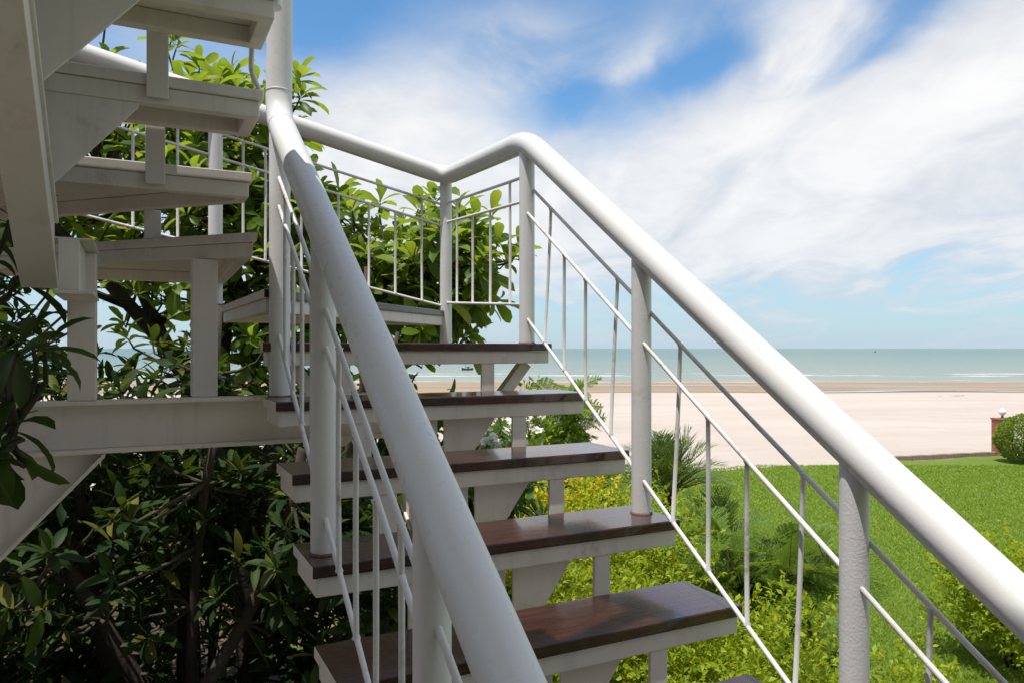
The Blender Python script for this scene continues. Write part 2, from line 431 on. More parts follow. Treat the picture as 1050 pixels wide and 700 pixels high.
def ground_sheets():
    def prof(x, y):
        e = edge_y(min(max(x, -60), 60)); d = y-e
        if d < 0: return -.10
        if y < 84: return -.10-1.5*(d/(84-e))+.05*math.sin(x*.21+y*.13)*min(1, d/3)
        return -1.6-.9*(y-84)/(SHORE-84) if y < 200 else -4.15-(y-200)*.01
    xs = np.concatenate([np.linspace(-9000, -120, 9), np.linspace(-80, 80, 81), np.linspace(120, 9000, 9)])
    ys = np.concatenate([np.linspace(-60, 12, 8), np.linspace(15, 60, 60), np.linspace(63, 200, 50), np.array([260, 400, 900])])
    V = [(x, y, prof(x, y)) for y in ys for x in xs]; n = len(xs)
    F = [(j*n+i, j*n+i+1, (j+1)*n+i+1, (j+1)*n+i) for j in range(len(ys)-1) for i in range(n-1)]
    tag(np_mesh('beach', V, F, sand_mat(), smooth=True), kind='structure')
    # wet sand left by the tide
    xs = np.linspace(-400, 400, 260); V = []; F = []
    for x in xs:
        y0 = 76+2.4*math.sin(x*.017+1)+1.2*math.sin(x*.06)+.6*math.sin(x*.19)
        for k in range(9):
            y = y0+(SHORE+12-y0)*k/8; V.append((x, y, prof(x, y)+.03 ))
    F = [(i*9+k, (i+1)*9+k, (i+1)*9+k+1, i*9+k+1) for i in range(len(xs)-1) for k in range(8)]
    tag(np_mesh('wet_sand', V, F, wet_mat(), smooth=True), kind='structure')
    pm = pool_mat()
    def pool(cx, cy, lx, ly, seed):
        r = random.Random(seed); n = 56; pts = []
        ph = [r.uniform(0, 6.28) for _ in range(4)]
        for i in range(n):
            a = 2*math.pi*i/n; w = 1+.22*math.sin(2*a+ph[0])+.14*math.sin(5*a+ph[1])+.08*math.sin(9*a+ph[2])
            pts.append(Vector((cx+lx*math.cos(a)*w, cy+ly*math.sin(a)*w+1.2*math.sin(cx*.01+math.cos(a)*3+ph[3]), 0)))
        b = MB(); b.add([(p.x, p.y, prof(p.x, p.y)+.06) for p in pts], [list(range(n))])
        tag(b.build('tide_pool', pm), kind='structure')
    pool(62, 98, 42, 1.6, 1); pool(44, 82.5, 14, 1.8, 2); pool(75, 89, 34, .9, 7); pool(-35, 99, 30, 1.5, 3); pool(130, 95, 40, 1.2, 4); pool(30, 106, 40, 1.2, 5); pool(85, 104, 30, .9, 6)
    # lawn and planting bed
    V = []; F = []; lx = np.linspace(-20, 40, 241); K = 24
    for x in lx:
        e = edge_y(x)
        for k in range(K+1):
            y = -6+(e+6)*k/K; V.append((x, y, -.002 if k < K else -.06))
    n = K+1; F = [(i*n+k, (i+1)*n+k, (i+1)*n+k+1, i*n+k+1) for i in range(len(lx)-1) for k in range(K)]
    tag(np_mesh('lawn', V, F, lawn_mat(), smooth=True), kind='structure')
    def bed_x(y): return 1.9+.35*math.sin(y*.7)+.1*math.sin(y*2.3)-max(0, y-8)*.16
    V = []; ysb = np.linspace(-5, 13.5, 60)
    for y in ysb:
        for k in range(13): V.append((-14+(bed_x(y)+14)*k/12, y, .012+.02*math.sin(k*1.7+y)*(k < 12)))
    F = [(j*13+k, j*13+k+1, (j+1)*13+k+1, (j+1)*13+k) for j in range(59) for k in range(12)]
    tag(np_mesh('soil_bed', V, F, soil_mat(), smooth=True), kind='structure')
    # sea
    xs = np.linspace(-26000, 26000, 3); V = [(x, y, SEA_Z) for y in (SHORE-3, 2500, 26000) for x in xs]
    F = [(j*3+i, j*3+i+1, (j+1)*3+i+1, (j+1)*3+i) for j in range(2) for i in range(2)]
    tag(np_mesh('sea', V, F, sea_mat(SHORE)), kind='structure')
    # grass blades on the part of the lawn near the stair
    N = 190000; r = np.random.default_rng(3)
    y = 5.0+15.5*r.random(N)**1.35; x = 1.0+r.random(N)*(y*.75); ok = x > np.array([bed_x(q) for q in y])-.05
    ok &= y < np.array([edge_y(q) for q in x])+.12*r.random(N)
    x, y = x[ok], y[ok]; n = len(x); a = r.random(n)*6.283; h = .02+.03*r.random(n); w = .004+.004*r.random(n)*1.2
    w *= np.clip(y/8, 1, 2.2); le = r.normal(0, .6, (n, 2))*h[:, None]
    B = np.stack([x, y, np.full(n, .0)], 1); dx = np.stack([np.cos(a)*w, np.sin(a)*w, np.zeros(n)], 1)
    T = B+np.stack([le[:, 0], le[:, 1], h], 1)
    V = np.stack([B-dx, B+dx, T], 1).reshape(-1, 3); F = np.arange(3*n).reshape(-1, 3)
    tag(np_mesh('grass', V, F, GRASS), 'short bright green grass blades of the lawn', 'grass', kind='stuff')
    return bed_x


bed_x = ground_sheets()

# ------------------------------------------------------------------ the staircase
RISE, GO, LEN, DEP = .18, .262, 1.107, .246
Z1 = .019
BOARD, FRAME = .030, .048
SLOPE = RISE/GO
stair = empty('staircase', S(-.6, -.9, -EYE), 'white steel open-riser staircase with dark wooden treads doubling back past the camera', 'staircase')


def inset(poly, d):
    n = len(poly); out = []
    for i in range(n):
        p0, p1, p2 = Vector(poly[i-1]), Vector(poly[i]), Vector(poly[(i+1) % n])
        e1, e2 = (p1-p0).normalized(), (p2-p1).normalized()
        n1, n2 = Vector((-e1.y, e1.x)), Vector((-e2.y, e2.x))
        b = (n1+n2); b = b/(1+n1.dot(n2)) if 1+n1.dot(n2) > .1 else n1
        if b.length > 3.0: b = b.normalized()*3.0
        out.append(p1+b*d)
    return out


def tread(poly, z, painted, label=None):
    """poly in (t, s) counter-clockwise seen from above; painted: indices of the edges that carry white paint"""
    w3 = lambda p, zz: S(p[1], p[0], zz)
    area = sum(poly[i-1][0]*poly[i][1]-poly[i][0]*poly[i-1][1] for i in range(len(poly)))
    assert area > 0
    n = len(poly)
    fr = MB(); o = inset(poly, .010); i_ = inset(poly, .048)
    fr.ring([w3(p, z-BOARD-FRAME) for p in o], [w3(p, z-BOARD-FRAME) for p in i_], (0, 0, FRAME-.001))
    # cross ribs under the board
    f = fr.build('tread', STEEL_PAINT, stair, bevel=.003)
    b = MB(); mats = [1 if i in painted else 0 for i in range(n)]+[1, 0]
    b.prism([w3(p, z-BOARD) for p in poly], (0, 0, BOARD), mats)
    b.build('board', [WOOD, STEEL_PAINT], f, bevel=.0035)
    if label: f['label'] = label
    return f


# lower flight: T2 (just under the winders) and on down
for i in range(2, 12):
    s0 = -(i-1)*GO; tread([(-LEN, s0), (0, s0), (0, s0+DEP), (-LEN, s0+DEP)], Z1-(i-1)*RISE, (2, 3))
# four winders round the newel
tread([(-LEN, 0), (0, 0), (.03, 1.16), (-LEN, .055)], Z1, (2, 3))
tread([(-1.10, .01), (.0, 1.13), (-.03, 1.17), (-1.125, 1.17)], Z1+RISE, (1, 2, 3))
tread([(-1.13, -.04), (-1.10, 1.17), (-2.25, 1.17), (-2.25, 1.12)], Z1+2*RISE, (0, 1, 2, 3))
tread([(-1.15, -.09), (-1.15, .03), (-2.25, 1.16), (-2.25, -.09)], Z1+3*RISE, (0, 1, 2, 3))
# upper flight, climbing back over the camera's left shoulder
for k in range(3, 13):
    s0 = -.356-.262*(k-3); tread([(-2.26, s0), (-1.155, s0), (-1.155, s0+DEP), (-2.26, s0+DEP)], Z1+(k+1)*RISE, (0, 1, 3))


def stringer(tc, s_a, z_a, s_b, dz_ds, wid=.085, dep=.155, name='stringer'):
    """I-section beam; (s_a, z_a) is a point of its top edge"""
    b = MB(); v = dep*math.sqrt(1+dz_ds**2)
    def seg(t0, t1, top, bot):
        pts = [S(s_a, t0, z_a-top), S(s_a, t1, z_a-top), S(s_b, t1, z_a+dz_ds*(s_b-s_a)-top), S(s_b, t0, z_a+dz_ds*(s_b-s_a)-top)]
        if (pts[1]-pts[0]).cross(pts[2]-pts[1]).z < 0: pts.reverse()
        lo = [p-Vector((0, 0, bot-top)) for p in pts]
        b.prism(lo, (0, 0, bot-top))
    f = .014
    seg(tc-wid/2, tc+wid/2, 0, f); seg(tc-wid/2+.009, tc+wid/2-.009, f+.0005, v-f-.0005); seg(tc-wid/2, tc+wid/2, v-f, v)
    return b.build(name, STEEL_PAINT, stair, bevel=.002)


def gusset(tc, s, z_top, half=.20, drop=.235):
    for sg in (-1, 1):
        b = MB(); a, c = tc+sg*.012, tc+sg*half
        pts = [(a, z_top), (c, z_top), (c, z_top-.012), (tc+sg*.04, z_top-drop), (a, z_top-drop)]
        b.prism([S(s, t, z) for t, z in pts], SV*.010)
        # flange along the sloping edge
        bm = b.build('gusset', STEEL_PAINT, stair, bevel=.0015)
        fix_normals(bm)


def fix_normals(o):
    bm = bmesh.new(); bm.from_mesh(o.data); bmesh.ops.recalc_face_normals(bm, faces=bm.faces); bm.to_mesh(o.data); bm.free()


TB = -.555                       # the beam under the lower flight
stringer(TB, .10, Z1-RISE-.32+SLOPE*.116, -11*GO, SLOPE)
UB = -1.71                       # the beam under the upper flight
stringer(UB, -.25, .42+SLOPE*(-.356+.25), -2.85, -SLOPE)
for i in range(2, 12):
    s0 = -(i-1)*GO; zb = Z1-(i-1)*RISE-BOARD-FRAME
    gusset(TB, s0+.055, zb)
for k in range(3, 13):
    s0 = -.356-.262*(k-3); zb = Z1+(k+1)*RISE-BOARD-FRAME
    gusset(UB, s0+.018, zb, .235)
# flat bars that tie each tread to the next
def strut(t, s, z0, z1):
    b = MB(); b.box(S(s, t-.027, z0), TV*.054, SV*.012, (0, 0, z1-z0)); b.build('riser_bar', STEEL_PAINT, stair, bevel=.002)
for i in range(1, 11):
    s0 = -(i-1)*GO; z = Z1-(i-1)*RISE
    for t in (TB-.28, TB+.28): strut(t, s0+.013, z-RISE-.06, z-BOARD-FRAME+.001)
for k in range(2, 12):
    s0 = (-.09 if k == 2 else -.356-.262*(k-3)); z = Z1+(k+1)*RISE
    for t in (UB-.28, UB+.28): strut(t, s0-.0125, z-BOARD-FRAME+.012, z+RISE-BOARD-.003)
for t in (UB+.28,): strut(t, .30, Z1+2*RISE-.06, Z1+3*RISE-BOARD-FRAME)
# stub that carries the foot of the upper beam to its column
def ibeam(p, ax, up, side, length, h, w, name, tf=.012, tw=.010):
    b = MB(); p = Vector(p)
    b.box(p-side*w/2, ax*length, side*w, up*tf); b.box(p-side*w/2+up*(h-tf), ax*length, side*w, up*tf)
    b.box(p-side*tw/2+up*(tf+.0004), ax*length, side*tw, up*(h-2*tf-.0008)); return b.build(name, STEEL_PAINT, stair, bevel=.002)
UP = Vector((0, 0, 1))
b = MB(); b.box(S(-.238, UB+.040, .158), TV*.050, SV*.345, (0, 0, .138))
b.box(S(-.242, UB+.028, .147), TV*.096, SV*.352, (0, 0, .0106)); b.box(S(-.232, UB+.028, .2964), TV*.096, SV*.342, (0, 0, .005)); b.build('stub_beam', STEEL_PAINT, stair, bevel=.002)
# landing beam with its haunch and the wall column it springs from
LBS, LB0, LB1 = .10, -.326, -.163
ibeam(S(LBS, -2.50, LB0), TV, UP, SV, 1.93, LB1-LB0, .09, 'landing_beam')
hb = MB(); hp = [(-2.50, LB0), (-2.50, LB0-1.0), (-1.575, LB0-.0005)]
hb.prism([S(LBS+.004, t, z-.0005) for t, z in hp], SV*-.008); fix_normals(hb.build('haunch_plate', STEEL_PAINT, stair))
hf = MB(); d = (S(LBS, -2.50, LB0-1.0)-S(LBS, -1.575, LB0-.002)); L_ = d.length; d.normalize(); nn = d.cross(SV).normalized()
hf.box(S(LBS-.042, -1.575, LB0-.003), d*L_, SV*.084, nn*.011 if nn.z < 0 else -nn*.011); hf.build('haunch_flange', STEEL_PAINT, stair, bevel=.002)
for (s, t, w, z0, z1) in ((.10, UB+.079, .078, LB1, .2961), (.157, -1.275, .08, LB1, Z1+2*RISE-BOARD-FRAME-.001), (.10, -2.56, .12, -EYE, LB1+.3), (-1.2, TB-.0, .11, -EYE, Z1-RISE*5.6-.5)):
    b = MB(); b.box(S(s-w/2, t-w/2, z0), TV*w, SV*w, (0, 0, z1-z0)); b.build('support_column', STEEL_PAINT, stair, bevel=.004)
# braces under the winder at either end
for t0, t1 in ((-.07, -.30), (-.99, -.80)):
    b = MB(); p, q = S(.10, t0, Z1-.079), S(.10, t1, Z1-.36); dd = (q-p); ax = dd.normalized(); nn = ax.cross(SV).normalized()
    b.box(p-nn*.022-SV*.02, dd, nn*.044, SV*.008); b.box(p-nn*.022-SV*.012, dd, nn*.008, SV*.035); b.build('brace', STEEL_PAINT, stair, bevel=.001)

# ---- railings
PR, HR = .0315, .0457
def post(s, t, z0, z1, r=PR, plate=True):
    b = MB(); b.tube([S(s, t, z0), S(s, t, z1)], r, 28); o = b.build('post', POST_PAINT, stair, smooth=True)
    if plate:
        w = MB(); w.tube([S(s, t, z0+.0005), S(s, t, z0+.003), S(s, t, z0+.006)], [r+.0045, r+.0035, r+.0006], 28); w.build('weld_bead', RUST, o, smooth=True)
    return o
RUST = simple('rusty_weld', (.20, .13, .10), .85, .5, 40, .8, .004)
def hand(s): return .85+SLOPE*(s-.12)          # centre of the handrail over the lower flight
OFF_A, OFF_B, OFF_C = -.19, -.285, -.715
tr, tl = -.05, -1.056
SB = 1.13                                       # the line of the rail round the back of the winders
def zb(t): return .914-.212*t
for s, z in ((.12, Z1), (-.656, Z1-3*RISE), (-1.442, Z1-6*RISE), (-2.228, Z1-9*RISE)): post(s, tr, z, hand(s)-.02)
for s, z in ((-.672, Z1-3*RISE), (-1.455, Z1-6*RISE), (-2.24, Z1-9*RISE)): post(s, tl, z, hand(s)-.02)
post(SB, -.005, Z1, .914-.02); post(SB, -1.152, Z1+RISE, zb(-1.152)-.02); post(SB, -2.22, Z1+2*RISE, zb(-2.22)-.02)
post(.014, -1.049, LB1, .80, .0345)             # newel
b = MB()
path = [S(-2.75, tr, hand(-2.75)), S(.12, tr, hand(.12)), S(SB, -.005, .914), S(SB, -2.22, zb(-2.22)), S(-.1, -2.22, 1.75), S(-2.6, -2.22, 1.75+SLOPE*2.5)]
b.tube(fillet(path, [.11, .11, .1, .1], 8), HR, 32); b.build('handrail', PAINT, stair, smooth=True)
b = MB(); path = [S(-2.5, tl, hand(-2.5)), S(.010, tl+.002, hand(.010)), S(.014, -1.049, 1.02), S(.014, -1.049, 1.55), S(-.10, -1.10, 1.66), S(-2.6, -1.10, 1.66+SLOPE*2.5)]
fp = fillet(path, [.085, .3, .1, .1], 4); b.tube(fp, HR-.003, 32); hr = b.build('handrail', PAINT, stair, smooth=True)
for k in (1, 5):
    w = MB(); d = (fp[k+1]-fp[k-1]).normalized(); w.tube([fp[k]-d*.003, fp[k]-d*.0012, fp[k]+d*.0012, fp[k]+d*.003], [HR-.0032, HR-.0012, HR-.0012, HR-.0032], 32, False); w.build('weld_bead', POST_PAINT, hr, smooth='all')
for k in (4, 7, 10):
    s0 = -.356-.262*(k-3)+.12
    for t, zr in ((-1.10, 1.66), (-2.22, 1.75)): post(s0, t-.06*(t > -2), Z1+(k+1)*RISE, zr+SLOPE*(-.10-s0)-.02, plate=False)
ROD = .0062
def rod(p, q, name='baluster', r=ROD):
    b = MB(); p, q = Vector(p), Vector(q); d = (q-p).normalized(); rr = random.Random(int(abs(p.x*7919+p.z*104729+q.z*31)*1000)); L = (q-p).length
    mid = Vector((rr.uniform(-1, 1), rr.uniform(-1, 1), 0))*min(.0025, L*.004)
    b.tube([p, p+d*.004, p+d*.010, p.lerp(q, .3)+mid*.8, p.lerp(q, .6)+mid, q-d*.010, q-d*.004, q], [r*1.55, r*1.5, r, r, r, r, r*1.5, r*1.55], 10); b.build(name, ROD_PAINT, stair, smooth=True)
def bay(fn, u0, u1, rails, bars, ra=.0):
    """one railing bay: rails by height offset from the handrail fn, bars (u, upper offset) down to the lowest rail"""
    for k, o in enumerate(rails):
        (s0, t0, z0), (s1, t1, z1) = fn(u0), fn(u1); d = ra*(.019, -.010, -.010)[k]; rod(S(s0, t0+d, z0+o), S(s1, t1+d, z1+o), 'rail', ROD+.0004)
    for u, o in bars:
        s, t, z = fn(u); d = ra*(.019 if o == rails[0] else -.010); rod(S(s, t+d, z+o), S(s, t-ra*.010, z+rails[-1]))
right = lambda s: (s, tr, hand(s)); left = lambda s: (s, tl, hand(s))
back = lambda t: (SB, t, zb(t)); turn = lambda s: (s, tr+(s-.12)/(SB-.12)*.045, .85+.064*(s-.12)/(SB-.12))
RL = (OFF_A, OFF_B, OFF_C)
for fn, ends in ((right, (.12, -.656, -1.442, -2.228)), (left, (.014, -.672, -1.455, -2.24))):
    for a, b_ in zip(ends, ends[1:]):
        d_ = b_-a; bay(fn, a, b_, RL, [(a+d_*.213, OFF_A), (a+d_*.408, OFF_B), (a+d_*.597, OFF_B), (a+d_*.798, OFF_A)], 1.0 if fn is right else 0.0)
bay(turn, .12, SB, (-.145, -.245, -.672), [(.12+1.01*f, o) for f, o in ((.17, -.145), (.39, -.245), (.61, -.245), (.83, -.145))])
RB = (-.157, -.270, -.695)
bay(back, 0, -1.152, RB, [(-.14*1.0, RB[0]), (-.285, RB[1]), (-.425, RB[1]), (-.58, RB[1]), (-.76, RB[1]), (-.93, RB[0]), (-1.03, RB[0])])
bay(back, -1.152, -2.22, RB, [(-1.152-1.068*f, o) for f, o in ((.15, RB[0]), (.32, RB[1]), (.5, RB[1]), (.67, RB[1]), (.85, RB[0]))])
# inner railing of the upper flight: its lowest rod drops between two treads
b = MB(); b.tube(fillet([S(-.40, -1.19, Z1+5*RISE), S(-.355, -1.19, Z1+4*RISE+.05), S(-.28, -1.15, Z1+4*RISE+.01)], .02), ROD+.001, 10); b.build('baluster', ROD_PAINT, stair, smooth=True)

# ------------------------------------------------------------------ unseen building behind and left of the camera, added to block sky light
def unseen_house():
    g = empty('unseen_house', (-5, -4, 0), 'unseen cream building added behind the camera to block sky light', 'unseen_house')
    wm = simple('cream_render', (.40, .35, .29), .9, .2, 3, .3, .01)
    b = MB(); b.box((-13, -9, 0), (22, 0, 0), (0, 5.2, 0), (0, 0, 8.6)); b.build('wall', wm, g, bevel=.02)
    b = MB(); b.box((-14, -3.797, 0), (7.4, 0, 0), (0, 9.0, 0), (0, 0, 4.2)); b.build('wall', wm, g, bevel=.02)  # side wing out of view, added to cut the fill light on the left
    b = MB(); b.box((-6.2, -3.797, 6.1), (5.6, 0, 0), (0, 2.6, 0), (0, 0, .22)); b.build('balcony', STEEL_PAINT, g, bevel=.01)
    b = MB(); b.box((-13.4, -9.4, 8.605), (23, 0, 0), (0, 6.2, 0), (0, 0, .2)); b.build('roof', simple('roof_tile', (.25, .11, .07), .8), g)
unseen_house()
b = MB(); b.box((-6.3, -3.79, .02), (8.2, 0, 0), (0, 6.0, 0), (0, 0, .03)); tag(b.build('bounce_terrace', simple('bounce_paving', (.27, .225, .18), .85, .15, 3, .2, .01)), kind='structure')  # unseen paving added to bounce sunlight up onto the stair undersides

# ------------------------------------------------------------------ plants
def leaf_shape(kind):
    """(u along, v across, w up) and faces"""
    if kind == 'broad':       # large obovate leaf with a folded midrib
        us = [0, .18, .42, .68, .88, 1.0]; ws = [.015, .085, .165, .205, .15, .0]; dr = [0, .02, .02, -.03, -.10, -.17]
    elif kind == 'long':
        us = [0, .15, .4, .7, .9, 1.0]; ws = [.012, .07, .125, .11, .055, 0]; dr = [0, .02, .01, -.05, -.12, -.17]
    else:
        us = [0, .5, 1.0]; ws = [.03, .24, 0]; dr = [0, .03, -.08]
    V = []; F = []
    for u, w, d in zip(us, ws, dr): V += [(u, -w, d+w*.33), (u, 0, d), (u, w, d+w*.33)]
    for i in range(len(us)-1):
        a = 3*i; F += [(a, a+3, a+4, a+1), (a+1, a+4, a+5, a+2)]
    return np.array(V), np.array(F)


SHAPES = {k: leaf_shape(k) for k in ('broad', 'long', 'small')}


def norm(a): return a/np.maximum(np.linalg.norm(a, axis=-1, keepdims=True), 1e-9)


def leaves(P, D, U, L, kind, r, curl=.25, width=1.0):
    V, F = SHAPES[kind]; n = len(P)
    D = norm(D); X = norm(np.cross(U, D)); W = np.cross(D, X)
    cu = (1+r.normal(0, 1.2, n)*curl)[:, None]*np.ones(len(V))[None]
    wid = width*(1+r.normal(0, .15, n))[:, None]
    vv = (P[:, None]+L[:, None, None]*(V[None, :, 0, None]*D[:, None]+(V[None, :, 1]*wid)[..., None]*X[:, None]+(V[None, :, 2]*cu)[..., None]*W[:, None]))
    ff = F[None]+(np.arange(n)*len(V))[:, None, None]
    return vv.reshape(-1, 3), ff.reshape(-1, F.shape[1])


def blob_points(blobs, n, r, shell=.55):
    """points in a union of ellipsoids (cx, cy, cz, rx, ry, rz, weight), gathered in clumps"""
    w = np.array([b[6] for b in blobs]); w = w/w.sum(); idx = r.choice(len(blobs), n, p=w)
    d = norm(r.normal(size=(n, 3))); q = r.random(n)**(1/3.); q = shell+(1-shell)*q if shell else q
    rad = q*np.where(r.random(n) < .75, 1, r.random(n)**.5)
    B = np.array([b[:6] for b in blobs])[idx]
    bump = 1+.22*np.sin(d[:, 0]*4.1+idx*1.7)+.18*np.sin(d[:, 1]*5.3+d[:, 2]*4.4+idx)
    return B[:, :3]+d*B[:, 3:6]*(rad*bump)[:, None], d


def limb(p, q, r0, r1, rnd, n=7, wob=.08):
    p, q = Vector(p), Vector(q); pts = []; rr = []; L = (q-p).length
    a = [Vector((rnd.uniform(-1, 1), rnd.uniform(-1, 1), rnd.uniform(-.4, .4)))*wob*L for _ in range(2)]
    for i in range(n):
        u = i/(n-1); pts.append(p.lerp(q, u)+a[0]*math.sin(math.pi*u)+a[1]*math.sin(2*math.pi*u)*.5); rr.append(r0+(r1-r0)*u)
    return pts, rr


def rosette_tree(root, blobs, n_ros, per, llen, mat, seed, stems, kind='broad', droop=.25, twig=.007, spread=(.2, 1.0), clip=None, flat=.5, shell=.3, width=1.0):
    """stems: list of (base, tip, r0, r1); leaves sit in whorls at twig ends; each twig runs back to the nearest limb"""
    r = np.random.default_rng(seed); rnd = random.Random(seed)
    tr_ = MB(); nodes = []
    for p, q, a, b_ in stems:
        pts, rr = limb(p, q, a, b_, rnd, 9); tr_.tube(pts, rr, 10)
        nodes += [(pt, rad) for pt, rad in zip(pts[2:], rr[2:])]
    Pc, dn = blob_points(blobs, n_ros, r, shell)
    if clip is not None:
        k = np.array([clip(p) for p in Pc], bool); Pc, dn = Pc[k], dn[k]
    NP = np.array([list(a[0]) for a in nodes]); P_, D_, U_, L_ = [], [], [], []
    tw = MB()
    for c, d in zip(Pc, dn):
        dist = np.linalg.norm((NP-c)*np.array([1, 1, .8]), axis=1); j = int(np.argmin(dist)); src = NP[j]
        ax = c-src; ln = np.linalg.norm(ax); ax = ax/max(ln, 1e-6)
        ax = norm((ax*.5+np.array([0, 0, .75])+d*.35+r.normal(0, .25, 3))[None])[0]
        if ln > .05:
            mid = Vector((src+c)/2)-Vector((0, 0, .08*ln))+Vector(r.normal(0, .04, 3)*ln)
            tw.tube([Vector(src), mid, Vector(c-ax*.05), Vector(c+ax*.03)], [twig*1.8, twig*1.3, twig, twig*.7], 5, False)
        m_ = int(per*(.7+.6*r.random())); a0 = r.random()*6.28
        e1 = norm(np.cross(ax, [0.3, .1, 1.0] if abs(ax[2]) < .95 else [1., 0, 0])[None])[0]; e2 = np.cross(ax, e1)
        for q in range(m_):
            a = a0+q*2.399; el = spread[0]+(spread[1]-spread[0])*((q+.5)/m_)
            h = math.cos(a)*e1+math.sin(a)*e2; dd = h*math.sin(el*1.5708)+ax*math.cos(el*1.5708)+r.normal(0, .14, 3)+np.array([0, 0, -droop*r.random()])
            P_.append(c+ax*(.05*(1-(q/m_)))+h*.006); D_.append(dd); U_.append(ax*(1-flat)+np.array([0, 0, flat])+r.normal(0, .22, 3)); L_.append(llen*(.5+.75*r.random())*(.75+.35*(q/m_)))
    V, F = leaves(np.array(P_), np.array(D_), np.array(U_), np.array(L_), kind, r, .25, width)
    t_ = tr_.build('trunk', BARK, root, smooth='all')
    if tw.f: tw.build('twigs', TWIG, t_, smooth='all')
    np_mesh('crown', V, F, mat, root, smooth=True)


def z_(z): return EYE+z


def broadleaf_trees():
    # the tall tree behind the winders, bright where it stands clear in the sun
    g = empty('broadleaf_tree', (-1.9, 5.6, 0), 'big-leaved green tree rising behind the stair turn, sunlit against the sky', 'tree', 'broadleaf trees beside the stair')
    blobs = [(-3.1, 5.8, z_(1.35), 1.1, .8, .95, 3), (-2.2, 5.6, z_(1.0), 1.0, .8, .95, 3), (-1.92, 5.4, z_(1.15), .5, .6, .72, 2.4), (-1.2, 5.4, z_(.55), .62, .6, .52, 2.4), (-.6, 5.3, z_(.42), .42, .5, .55, 1.4), (-1.56, 5.3, z_(1.62), .17, .3, .34, .45),
             (-.29, 5.3, z_(.56), .24, .35, .40, .8), (-4.2, 5.2, z_(1.9), 1.2, 1.2, 1.2, 2.5), (-1.6, 5.7, z_(.25), 1.2, .6, .4, 1.6), (-3.6, 4.6, z_(.7), .9, .7, .8, 1.4)]  # leftmost blob extends the crown out of view, added to shade the undergrowth
    stems = [((-1.9, 5.6, 0), (-2.0, 5.5, z_(-.9)), .11, .085), ((-2.0, 5.5, z_(-.95)), (-3.1, 5.7, z_(1.3)), .07, .02), ((-2.0, 5.5, z_(-.95)), (-1.95, 5.4, z_(1.3)), .065, .018),
             ((-1.9, 5.5, z_(-1.0)), (-.9, 5.4, z_(.5)), .055, .015), ((-.98, 5.4, z_(.4)), (-.28, 5.3, z_(.6)), .02, .009), ((-2.2, 5.5, z_(-.4)), (-4.2, 5.2, z_(1.9)), .06, .02), ((-2.0, 5.5, z_(-.9)), (-2.3, 5.5, z_(1.2)), .05, .015),
             ((-2.6, 5.6, z_(.2)), (-3.6, 4.6, z_(.8)), .03, .012)]
    rosette_tree(g, blobs, 800, 9, .20, LEAF_BIG, 11, stems)
    # darker one below and left, in the shade of the flights
    g = empty('broadleaf_tree', (-1.7, 4.35, 0), 'dark many-stemmed leafy tree under the landing beam in deep shade', 'tree', 'broadleaf trees beside the stair')
    blobs = [(-2.5, 4.2, z_(-1.0), .9, .7, .7, 2.2), (-1.5, 4.5, z_(-.95), .75, .6, .55, 2), (-.95, 4.5, z_(-1.45), .55, .55, .6, 1.6), (-2.4, 4.7, z_(-2.1), 1.0, .5, .7, 1.3), (-1.1, 4.6, z_(-2.2), .7, .5, .7, 1.0), (-3.2, 4.3, z_(-.1), .8, .6, .8, 1.6),
             (-1.95, 4.6, z_(-.35), .5, .5, .4, .7)]
    stems = [((-2.15, 3.75, 0), (-1.15, 4.1, z_(-.55)), .05, .026), ((-1.75, 3.95, 0), (-1.62, 4.1, z_(-.4)), .04, .022), ((-1.7, 4.35, 0), (-2.5, 4.3, z_(-.6)), .085, .03), ((-1.6, 4.4, 0), (-1.25, 4.5, z_(-.7)), .075, .025), ((-1.75, 4.3, .1), (-1.8, 4.6, z_(.3)), .06, .02), ((-1.6, 4.3, .2), (-.8, 4.4, z_(-1.3)), .05, .018),
             ((-1.9, 4.3, .8), (-3.2, 4.3, z_(.2)), .05, .018), ((-1.45, 4.45, z_(-1.5)), (-.72, 4.7, z_(.1)), .03, .013), ((-1.5, 4.4, z_(-1.8)), (-.9, 4.6, z_(.5)), .03, .012)]
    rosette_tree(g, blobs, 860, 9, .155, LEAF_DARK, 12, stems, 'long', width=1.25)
    # a bough reaching in close at the left edge
    g = empty('broadleaf_tree', (-2.15, 1.75, 0), 'dark leafy tree reaching whorls of leaves past the landing beam at the left edge', 'tree', 'broadleaf trees beside the stair')
    blobs = [(-1.22, 1.95, z_(-.05), .13, .16, .09, 1.6), (-1.26, 1.9, z_(-.24), .06, .06, .03, .6), (-1.45, 2.0, z_(.03), .2, .2, .16, 1), (-1.6, 2.0, z_(.0), .3, .3, .3, 1)]
    stems = [((-2.15, 1.75, 0), (-1.9, 1.85, z_(-.55)), .05, .03), ((-1.9, 1.85, z_(-.56)), (-1.3, 1.95, z_(-.2)), .022, .009), ((-1.85, 1.86, z_(-.5)), (-1.55, 2.0, z_(.05)), .02, .008)]
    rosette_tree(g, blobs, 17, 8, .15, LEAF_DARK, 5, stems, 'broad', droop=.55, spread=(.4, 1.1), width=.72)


broadleaf_trees()


